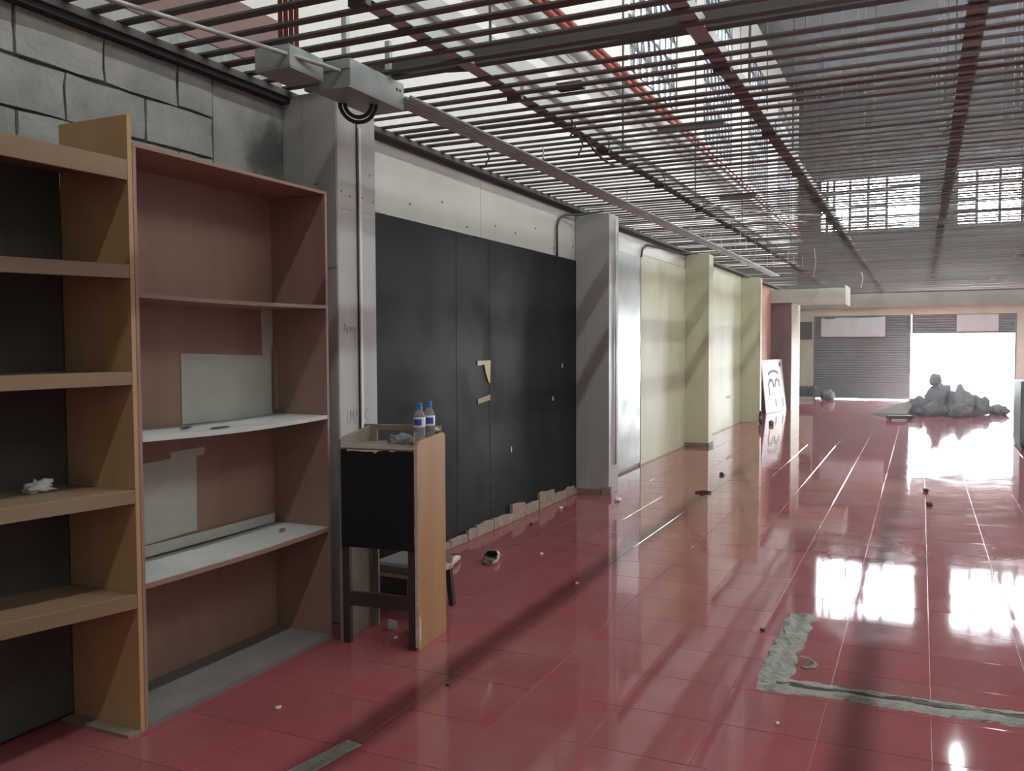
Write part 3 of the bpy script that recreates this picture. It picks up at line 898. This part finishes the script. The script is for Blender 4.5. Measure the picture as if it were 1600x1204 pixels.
for k, (yy, w, h) in enumerate(((2.62, .10, .012), (2.85, .16, .02), (3.1, .1, .014), (3.35, .08, .02), (3.5, .16, .035))):
    blob('fallen_mortar', (-3.15, yy, 2.372), (.04, w * .6, h), 'mortar_pale', seed=20 + k, amp=.5, sub=2,
         label='grey mortar crumbs on top of the brown bookcase, %s along' % ('first', 'second', 'third', 'fourth', 'fifth')[k], cat='mortar crumb', group='mortar crumbs on the brown bookcase')

# tissue, flakes on shelves
blob('crumpled_tissue', (-3.10, 2.27, 1.0), (.035, .05, .028), 'tissue', seed=5, amp=.9, freq=2.6,
     label='crumpled white tissue on a shelf of the tan bookcase', cat='tissue')
MB().prism([(2.88, 1.1995), (2.93, 1.205), (2.95, 1.2), (2.9, 1.193)], 'x', -2.99, -2.975).build('plywood_flake', 'chip_dark', label='small dark flake with a light edge on the white shelf', cat='flake')
MB().prism([(2.98, 1.190), (3.10, 1.191), (3.08, 1.196), (3.0, 1.196)], 'x', -2.91, -2.89).build('plywood_flake', 'chip_dark', label='longer dark flake lying on the white shelf', cat='flake')
MB().box(-3.0, -2.985, 3.55, 3.58, 0.600, 0.618).build('wood_offcut', 'ply_grey', label='tiny wooden offcut on the white-lined lower shelf', cat='offcut')

# ================================================================== KIOSK STAND
K = empty('kiosk_stand', (-2.30, 3.78, 0), 0.10, label='narrow counter stand with black front panel and worn orange plywood side', cat='counter')
# local: x from -0.46 (left) to 0, y from 0 (front) to 0.34 (back)
KW, KD, KH = 0.46, 0.345, 1.035


def kside(x0, x1, m, nm, h0, h1):
    poly = [(0, 0), (KD, 0), (KD, h1 - .012), (KD - .02, h1), (0.06, h0 + .012), (0.0, h0)]
    return MB().prism([(a, b) for a, b in poly], 'x', x0, x1).build(nm, m, K, bevel=0.002)


rs = kside(-0.018, 0.0, 'ply_orange', 'side_panel', 1.068, 1.095)
MB().box(-0.019, -0.0005, -0.004, 0.0, 0.02, 1.06).build('edge_strip', 'raw_edge', rs)
MB().prism([(-.001, .19), (.02, .15), (.02, .06), (-.001, .03)], 'x', -.001, .002).build('split_veneer', 'raw_edge', rs)
kside(-KW, -KW + .016, 'ply_grey', 'side_panel', 1.075, 1.12)
MB().box(-KW + .017, -0.019, 0.0, KD, KH - .02, KH).build('counter_top', 'ply_grey', K, bevel=0.002)
fp = MB().box(-KW + .02, -0.022, -0.012, 0.0, 0.515, KH - .008).build('front_panel', 'black', K, bevel=0.004)
MB().prism([(-.40, KH - .008), (-.40, KH - .018), (-.36, KH - .014), (-.30, KH - .018), (-.25, KH - .016), (-.235, KH - .026), (-.22, KH - .013), (-.19, KH - .008)], 'y', -0.0135, -0.012).build('torn_edge', 'raw_edge', fp)
MB().prism([(-.155, KH - .008), (-.15, KH - .014), (-.13, KH - .013), (-.12, KH - .008)], 'y', -0.0135, -0.012).build('torn_edge', 'raw_edge', fp)
for x0 in (-KW + .018, -0.062):
    MB().box(x0, x0 + .042, 0.0, 0.03, 0.0, 0.54).build('front_leg', 'dark_wood', K, bevel=0.002)
MB().box(-KW + .05, -0.05, 0.003, 0.025, 0.20, 0.275).build('cross_rail', 'dark_wood', K, bevel=0.002)
MB().box(-KW - .03, -0.02, KD - .015, KD, 1.095, 1.128).build('back_rail', 'ply_grey', K, bevel=0.002)
MB().box(-KW + .02, -KW + .06, KD - .03, KD - .016, 0.0, 1.10).build('back_post', 'ply_grey', K)
kn = blob('corner_lump', (-0.04, KD - .03, 1.098), (.02, .02, .016), 'raw_edge', K, seed=9, sub=2)


def bottle(x, y, rz, lab):
    b = empty('water_bottle', (x, y, KH + .001), rz, label=lab, cat='bottle', group='water bottles on the counter')
    r = 0.031
    prof = [(0.0, .003), (r * .8, 0), (r, .008), (r, .02), (r * .96, .05), (r, .08), (r, .145), (r * .93, .158), (r * .72, .178), (.0135, .192), (.0135, .205), (0, .205)]
    MB().lathe(prof, 24).build('bottle_body', 'plastic', b, smooth=True)
    lb = MB().lathe([(r + .0006, .098), (r + .0008, .100), (r + .0008, .150), (r + .0002, .152)], 24).build('paper_label', 'label_white', b, smooth=True)
    MB().lathe([(r + .0012, .108), (r + .0012, .142)], 10, a0=-2.3, a1=-.75).build('label_print', 'label_blue', lb, smooth=True)
    MB().lathe([(0, .226), (.0145, .226), (.0155, .223), (.0155, .200), (.0, .200)], 20).build('bottle_cap', 'cap_blue', b)
    MB().lathe([(.0165, .197), (.0165, .200), (.0, .2)], 20).build('cap_ring', 'cap_blue', b)
    return b


bottle(-2.395, 3.955, 0.1, 'clear water bottle with blue cap, at the front of two on the counter')
bottle(-2.40, 4.065, 0.5, 'clear water bottle with blue cap, behind and right of its twin')
blob('crumpled_wrap', (-2.53, 4.02, KH), (.07, .05, .03), 'wrap', seed=13, amp=1.0, freq=3.0, label='crumpled clear plastic wrap on the counter beside the bottles', cat='plastic wrap')

# stool pushed in behind the stand
S = empty('low_stool', (-2.69, 4.42, 0), -0.04, label='low dark-legged stool with grey cushion behind the counter stand', cat='stool')
MB().box(-.19, .15, -.20, .16, 0.225, 0.25).build('seat_board', 'pale_wood', S, bevel=0.003)
MB().box(-.185, .12, -.21, .14, 0.25, 0.31).build('cushion', 'cushion', S, bevel=0.015)
for sx in (-.17, .13):
    for sy in (-.17, .13):
        MB().bar((sx * 1.0, sy, 0.225), (sx * 1.12, sy * 1.1, 0.0), .032).build('leg', 'dark_wood', S)
MB().bar((-.17, -.17, .10), (.13, -.17, .10), .025).build('stretcher', 'dark_wood', S)
C2 = empty('seat_box', (-3.08, 4.79, 0), label='dark box with a grey padded top behind the low stool', cat='box')
MB().box(-.17, .17, -.18, .18, 0, .30).build('box_body', 'dark_wood', C2, bevel=.004)
MB().box(-.17, .17, -.18, .18, .301, .35).build('padded_top', 'cushion', C2, bevel=.015)
for k, (x, y) in enumerate(((-2.62, 4.02), (-2.50, 4.05))):
    MB().prism([(-.03, 0), (.03, 0), (.032, .05), (-.025, .055)], 'y', -.002, .002).build(
        'paper_card', 'white_board', label='%s white card standing on the floor under the counter stand' % ('left', 'right')[k], cat='card').location = (x, y, 0)


# clogs
def clog(loc, rz, lab):
    c = empty('clog', loc, rz, label=lab, cat='shoe', group='cream clogs by the hoarding')
    n, m = 16, 14
    outer, inner = MB(), MB()
    def ring(t, s):
        # t 0 heel .. 1 toe along y
        y = (t - .5) * .26
        w = (.036 + .016 * math.sin(math.pi * min(1, t * .85 + .1)) + .004) * (1 if t < .9 else (1 - ((t - .9) / .1) ** 2 * .5)) * (1 if t > .08 else .6 + 5 * t)
        h = .055 + .015 * math.sin(math.pi * t) if t < .8 else .055 + .008 - (t - .8) * .16
        if t < .3:
            h *= .62 + 1.27 * t
        return y, w * s, h * s
    for mb, s, z0 in ((outer, 1.0, 0.0), (inner, .86, .012)):
        vs = []
        for i in range(n + 1):
            y, w, h = ring(i / n, s)
            for k in range(m):
                a = 2 * math.pi * k / m
                x = w * math.copysign(abs(math.cos(a)) ** .7, math.cos(a))
                z = h / 2 + h / 2 * math.copysign(abs(math.sin(a)) ** .7, math.sin(a))
                vs.append((x, y, z + z0))
        fs = []
        for i in range(n):
            for k in range(m):
                a = math.degrees(2 * math.pi * (k + .5) / m)
                if (38 if i < 7 else 50) < a < (142 if i < 7 else 130) and 1 <= i <= 8:
                    continue
                fs.append((i * m + k, i * m + (k + 1) % m, (i + 1) * m + (k + 1) % m, (i + 1) * m + k))
        fs.append(tuple(reversed(range(m))))
        fs.append(tuple(range(n * m, (n + 1) * m)))
        mb.add(vs, fs)
    outer.build('clog_body', 'clog', c, smooth=True)
    inner.build('lining', 'clog_in', c, smooth=True)
    MB().box(-.034, .034, -.12, .12, -.001, .012).build('sole', 'clog', c, bevel=.004)
    return c


clog((-2.80, 5.62, 0.001), .35, 'cream clog lying alone on the red floor beside the hoarding')
clog((-3.03, 5.42, 0.001), -2.9, 'cream clog half hidden behind the counter stand')

# ================================================================== FLOOR SCARS AND LITTER
def ridge(name, pts, wid, hgt, m, seed, parent):
    """rough mortar bead along a path; returns a mesh with a lumpy rounded section"""
    vs, fs = [], []
    n = len(pts)
    prof = [(-.5, 0), (-.42, .6), (-.22, 1.0), (-.05, .75), (.08, .45), (.25, .8), (.42, .55), (.5, 0)]
    for i, (x, y) in enumerate(pts):
        a = Vector(pts[max(i - 1, 0)])
        b = Vector(pts[min(i + 1, n - 1)])
        d = (b - a).normalized()
        nrm = Vector((-d.y, d.x))
        for k, (u, hh) in enumerate(prof):
            q = noise.noise(Vector((x * 5 + seed, y * 5, k * 1.3)))
            q2 = noise.noise(Vector((x * 31, y * 31 + seed, k * 4.1)))
            e = 1 + .35 * q + .2 * q2
            p = Vector((x, y)) + nrm * (u * wid * e)
            zz = hgt * hh * max(.15, 1 + .9 * q + .5 * q2) if 0 < k < len(prof) - 1 else -.002
            vs.append((p.x, p.y, zz))
    m_ = len(prof)
    for i in range(n - 1):
        for k in range(m_ - 1):
            fs.append((i * m_ + k, i * m_ + k + 1, (i + 1) * m_ + k + 1, (i + 1) * m_ + k))
    fs.append(tuple(range(m_)))
    fs.append(tuple(reversed(range((n - 1) * m_, n * m_))))
    return MB().add(vs, fs).build(name, m, parent)


scar = empty('mortar_scar', (-.62, 4.08, 0), label='L-shaped strip of rough grey mortar left on the red tiles', cat='mortar strip')
for nm, pts, w, h, sd in (('long_strip', [(-.66 + .02 * i, 4.075 + .045 * (.02 * i) / 1.0 * 1.0) for i in range(130)], .17, .010, 1),
                          ('short_strip', [(-.60 + .01 * math.sin(i * .8) - 0.00 * i, 4.07 + .022 * i) for i in range(53)], .15, .013, 5)):
    o = ridge(nm, pts, w, h, 'cement', sd, scar)
    o.matrix_parent_inverse = Matrix.Translation((.62, -4.08, 0))
o = ridge('groove_crack', [(-.58 + .02 * i, 4.095 + .0009 * i + .008 * math.sin(i * .5)) for i in range(124)], .04, .012, 'cement_dark', 9, scar)
o.matrix_parent_inverse = Matrix.Translation((.62, -4.08, 0))
o = ridge('hook_smear', [(-.52, 4.50), (-.49, 4.48), (-.46, 4.45), (-.44, 4.41), (-.45, 4.37), (-.48, 4.35), (-.50, 4.36)], .03, .009, 'cement', 3, scar)
o.matrix_parent_inverse = Matrix.Translation((.62, -4.08, 0))
ridge('cement_smear', [(-2.06, 2.42), (-2.05, 2.5), (-2.03, 2.6), (-2.01, 2.7), (-2.0, 2.79)], .085, .003, 'cement', 8, None)
tag(bpy.data.objects['cement_smear'], 'flat grey cement smear on the nearest red tiles', 'cement smear')

chips = [(-2.74, 8.34, .035, 'tissue', 'white crumb of plaster at the foot of the grey pillar'),
         (-2.02, 5.30, .012, 'tissue', 'tiny white chip on the open red floor past the stand'),
         (-2.55, 5.95, .014, 'tissue', 'tiny white chip near the lone clog'),
         (-2.14, 10.5, .03, 'chip_dark', 'dark crumb on the tiles opposite the cream wall'),
         (0.07, 10.17, .03, 'chip_dark', 'farther of two dark crumbs on the glossy middle tiles'),
         (0.10, 9.32, .03, 'chip_dark', 'nearer of two dark crumbs on the glossy middle tiles'),
         (-0.76, 4.84, .014, 'chip_dark', 'small brown chip left of the mortar strip'),
         (-0.51, 3.65, .010, 'raw_edge', 'small pale chip on the tiles below the mortar strip'),
         (-2.49, 2.92, .012, 'raw_edge', 'small pale chip in front of the brown bookcase'),
         (-1.95, 3.45, .010, 'chip_dark', 'small dark speck between the stand and the long shadow'),
         (-3.05, 6.9, .02, 'chip_dark', 'dark crumb beside the broken skirting'),
         (-3.1, 7.7, .02, 'tissue', 'white plaster crumb beside the broken skirting'),
         (-2.52, 3.9, .010, 'tissue', 'tiny white crumb under the counter stand')]
for k, (x, y, s, m, lab) in enumerate(chips):
    blob('floor_chip', (x, y, 0), (s, s * 1.3, s * .7), m, seed=40 + k, amp=.6, sub=2, label=lab, cat='debris', group='litter on the red floor')
MB().bar((-2.14, 9.12, .010), (-1.98, 9.17, .012), .02, .016).bar((-2.08, 9.10, .025), (-2.03, 9.22, .012), .014, .012).build(
    'broken_stick', 'chip_dark', label='broken dark stick lying on the tiles beyond the grey pillar', cat='stick')

# ================================================================== FAR END
WB = empty('leaning_board', (-3.0, 20.2, 0), label='scuffed white board with grey painted marks leaning on the pink wall', cat='board')
wi = Matrix.Identity(4)
# leans on the pink wall; local y along the wall, board faces +x
tilt = math.radians(6)
WB.location = (-3.02, 20.98, 0.004)
WB.rotation_euler = (0, -tilt, math.radians(-9.8))
MB().box(-.02, 0, -.72, .72, 0, 1.22).build('board_panel', 'white_sign', WB, bevel=.003)
mk = MB()
def arc(mb, cy, cz, ry, rz, a0, a1, w, n=10):
    p = [(0.003, cy + ry * math.cos(math.radians(a0 + (a1 - a0) * i / n)), cz + rz * math.sin(math.radians(a0 + (a1 - a0) * i / n))) for i in range(n + 1)]
    for a, b in zip(p[:-1], p[1:]):
        mb.bar(a, b, w, .004, up=(1, 0, 0))
for args in ((0.0, .86, .36, .09, 10, 170, .06), (-.22, .58, .17, .17, 0, 180, .07), (.22, .58, .17, .17, 0, 180, .07)):
    mb = MB()
    arc(mb, *args)
    mb.build('paint_stroke', 'ink', WB)
for y0, z0, y1, z1 in ((-.38, .60, -.36, .40), (.0, .3, .02, .12), (.5, .32, .52, .1), (.45, 1.12, .6, 1.12), (.45, 1.08, .6, 1.08)):
    MB().bar((.003, y0, z0), (.003, y1, z1), .06, .004, up=(1, 0, 0)).build('paint_stroke', 'ink', WB)
blob('far_bottle', (-2.84, 17.6, 0), (.04, .04, .17), 'chip_dark', seed=71, amp=.05, label='dark bottle standing at the foot of the pillar near the white board', cat='bottle')
blob('floor_cup', (-2.62, 17.5, 0), (.05, .05, .06), 'dust_board', seed=72, amp=.05, label='small grey cup on the floor beyond the cream pillars', cat='cup')
vt = empty('wall_vent', (-3.06, Y1 - .02, 1.71), label='dark louvred vent high on the wall left of the closed shutter', cat='vent')
MB().box(-.19, .19, -.05, .02, 0, .51).build('vent_case', 'vent', vt, bevel=.004)
for k in range(6):
    MB().box(-.17, .17, -.065, -.05, .04 + k * .075, .085 + k * .075).build('louvre', 'vent', vt)
tb = empty('low_table', (-2.9, 25.5, 0), label='low dark table standing left of the closed shutter', cat='table')
MB().box(-.27, .27, -.2, .2, .36, .40).build('table_top', 'vent', tb)
MB().box(-.25, .22, -.15, .15, .12, .36).build('drawer_box', 'rubber', tb)
for sx in (-.24, .24):
    for sy in (-.17, .17):
        MB().bar((sx, sy, 0), (sx, sy, .36), .03).build('leg', 'vent', tb)
blob('rubbish_bag', (-2.35, 25.9, 0), (.2, .16, .2), 'sack', seed=61, label='small dark rubbish bag at the foot of the closed shutter', cat='bag')

# cloth on the shutter
bn = MB()
n, m = 36, 12
for i in range(n + 1):
    u = i / n
    for k in range(m + 1):
        v = k / m
        x = -2.63 + 1.72 * u
        top = 2.34 - .05 * math.sin(math.pi * min(u / .27, 1)) - .02 * math.sin(math.pi * max(0, (u - .27) / .73))
        z = top + (1.775 - top) * v
        y = 26.70 - .025 + .012 * noise.noise(Vector((u * 7, v * 2.5, 0))) + .01 * math.sin(u * 18 + v * 3)
        bn.v.append((x, y, z))
for i in range(n):
    for k in range(m):
        a = i * (m + 1) + k
        bn.f.append((a, a + 1, a + m + 2, a + m + 1))
cl = bn.build('hanging_cloth', 'cloth', smooth=True, label='creased white cloth banner hung across the closed shutter', cat='banner')
so = cl.modifiers.new('thick', 'SOLIDIFY')
so.thickness = .004

# heap in the open doorway
heap = [((-.02, 21.3, 0), (.24, .26, .26), 'wide dark rubbish sack at the left of the heap by the doorway'),
        ((.36, 21.6, 0), (.26, .26, .44), 'tall dark rubbish sack in the middle of the heap'),
        ((.80, 21.5, 0), (.26, .26, .38), 'dark rubbish sack right of the tall one'),
        ((1.20, 21.8, 0), (.22, .24, .26), 'low dark rubbish sack near the right end of the heap'),
        ((1.55, 21.9, 0), (.20, .22, .15), 'flattest dark rubbish sack at the right end of the heap'),
        ((.28, 20.98, 0), (.24, .2, .19), 'small dark rubbish sack at the front of the heap'),
        ((.76, 20.95, 0), (.24, .2, .17), 'second small dark sack at the front of the heap')]
for k, (c, s, lab) in enumerate(heap):
    blob('rubbish_sack', c, s, 'sack', seed=80 + k, amp=.55, freq=2.6, label=lab, cat='sack', group='rubbish sacks by the doorway')
blob('round_bundle', (.30, 21.6, .64), (.13, .13, .17), 'sack', seed=95, amp=.2, label='round dark bundle perched on top of the rubbish heap', cat='bundle')
MB().add([(-1.0, 21.1, .012), (-.25, 20.7, .02), (-.1, 21.3, .30), (-.75, 21.6, .12), (-1.0, 21.1, .04), (-.25, 20.7, .05), (-.1, 21.3, .33), (-.75, 21.6, .15)],
         [(0, 3, 2, 1), (4, 5, 6, 7), (0, 1, 5, 4), (1, 2, 6, 5), (2, 3, 7, 6), (3, 0, 4, 7)]).build('tilted_board', 'dust_board', label='grey board tipped against the left end of the rubbish heap', cat='board')
tm = empty('timber_offcut', (-.38, 19.6, 0), .35, label='short dark timber offcut on the tiles in front of the rubbish heap', cat='timber')
MB().box(-.26, .26, -.04, .04, .03, .10).build('plank_piece', 'dark_wood', tm, bevel=.004)
for s in (-.2, .18):
    MB().box(s - .03, s + .03, -.06, .06, 0, .03).build('cleat', 'dark_wood', tm)
cb = empty('metal_cabinet', (1.36, 15.0, 0), label='blue-grey cabinet cut off by the right edge of the picture', cat='cabinet')
MB().box(0, .6, 0, 1.0, 0.05, 1.0).build('cabinet_body', 'cabinet_blue', cb, bevel=.005)
MB().box(.02, .58, .03, .97, 0, .05).build('plinth', 'vent', cb)
for k in range(2):
    d = MB().box(.015 + k * .288, .298 + k * .288, -.012, 0, .08, .97).build('cabinet_door', 'cabinet_blue', cb, bevel=.003)
    MB().box(.26 + k * .06, .275 + k * .06, -.03, -.012, .5, .62).build('handle', 'conduit', d)

# ================================================================== HAZE ADDED FOR GLARE
vm = bpy.data.materials.new('glare_haze')
vm.use_nodes = True
nt = vm.node_tree
nt.nodes.clear()
out = nt.nodes.new('ShaderNodeOutputMaterial')
vs_ = nt.nodes.new('ShaderNodeVolumeScatter')
vs_.inputs['Color'].default_value = (0.95, 0.96, 1.0, 1)
vs_.inputs['Density'].default_value = 0.0024
vs_.inputs['Anisotropy'].default_value = 0.75
nt.links.new(vs_.outputs[0], out.inputs['Volume'])
MB().box(WX - .12, RX + .1, Y0 - .1, Y1 + .12, -.08, ROOF + .1).build('haze', vm, kind='stuff', label='thin haze added in the hall to imitate glare from the bright openings', cat='haze')  # volume added to imitate glare and bloom around the openings
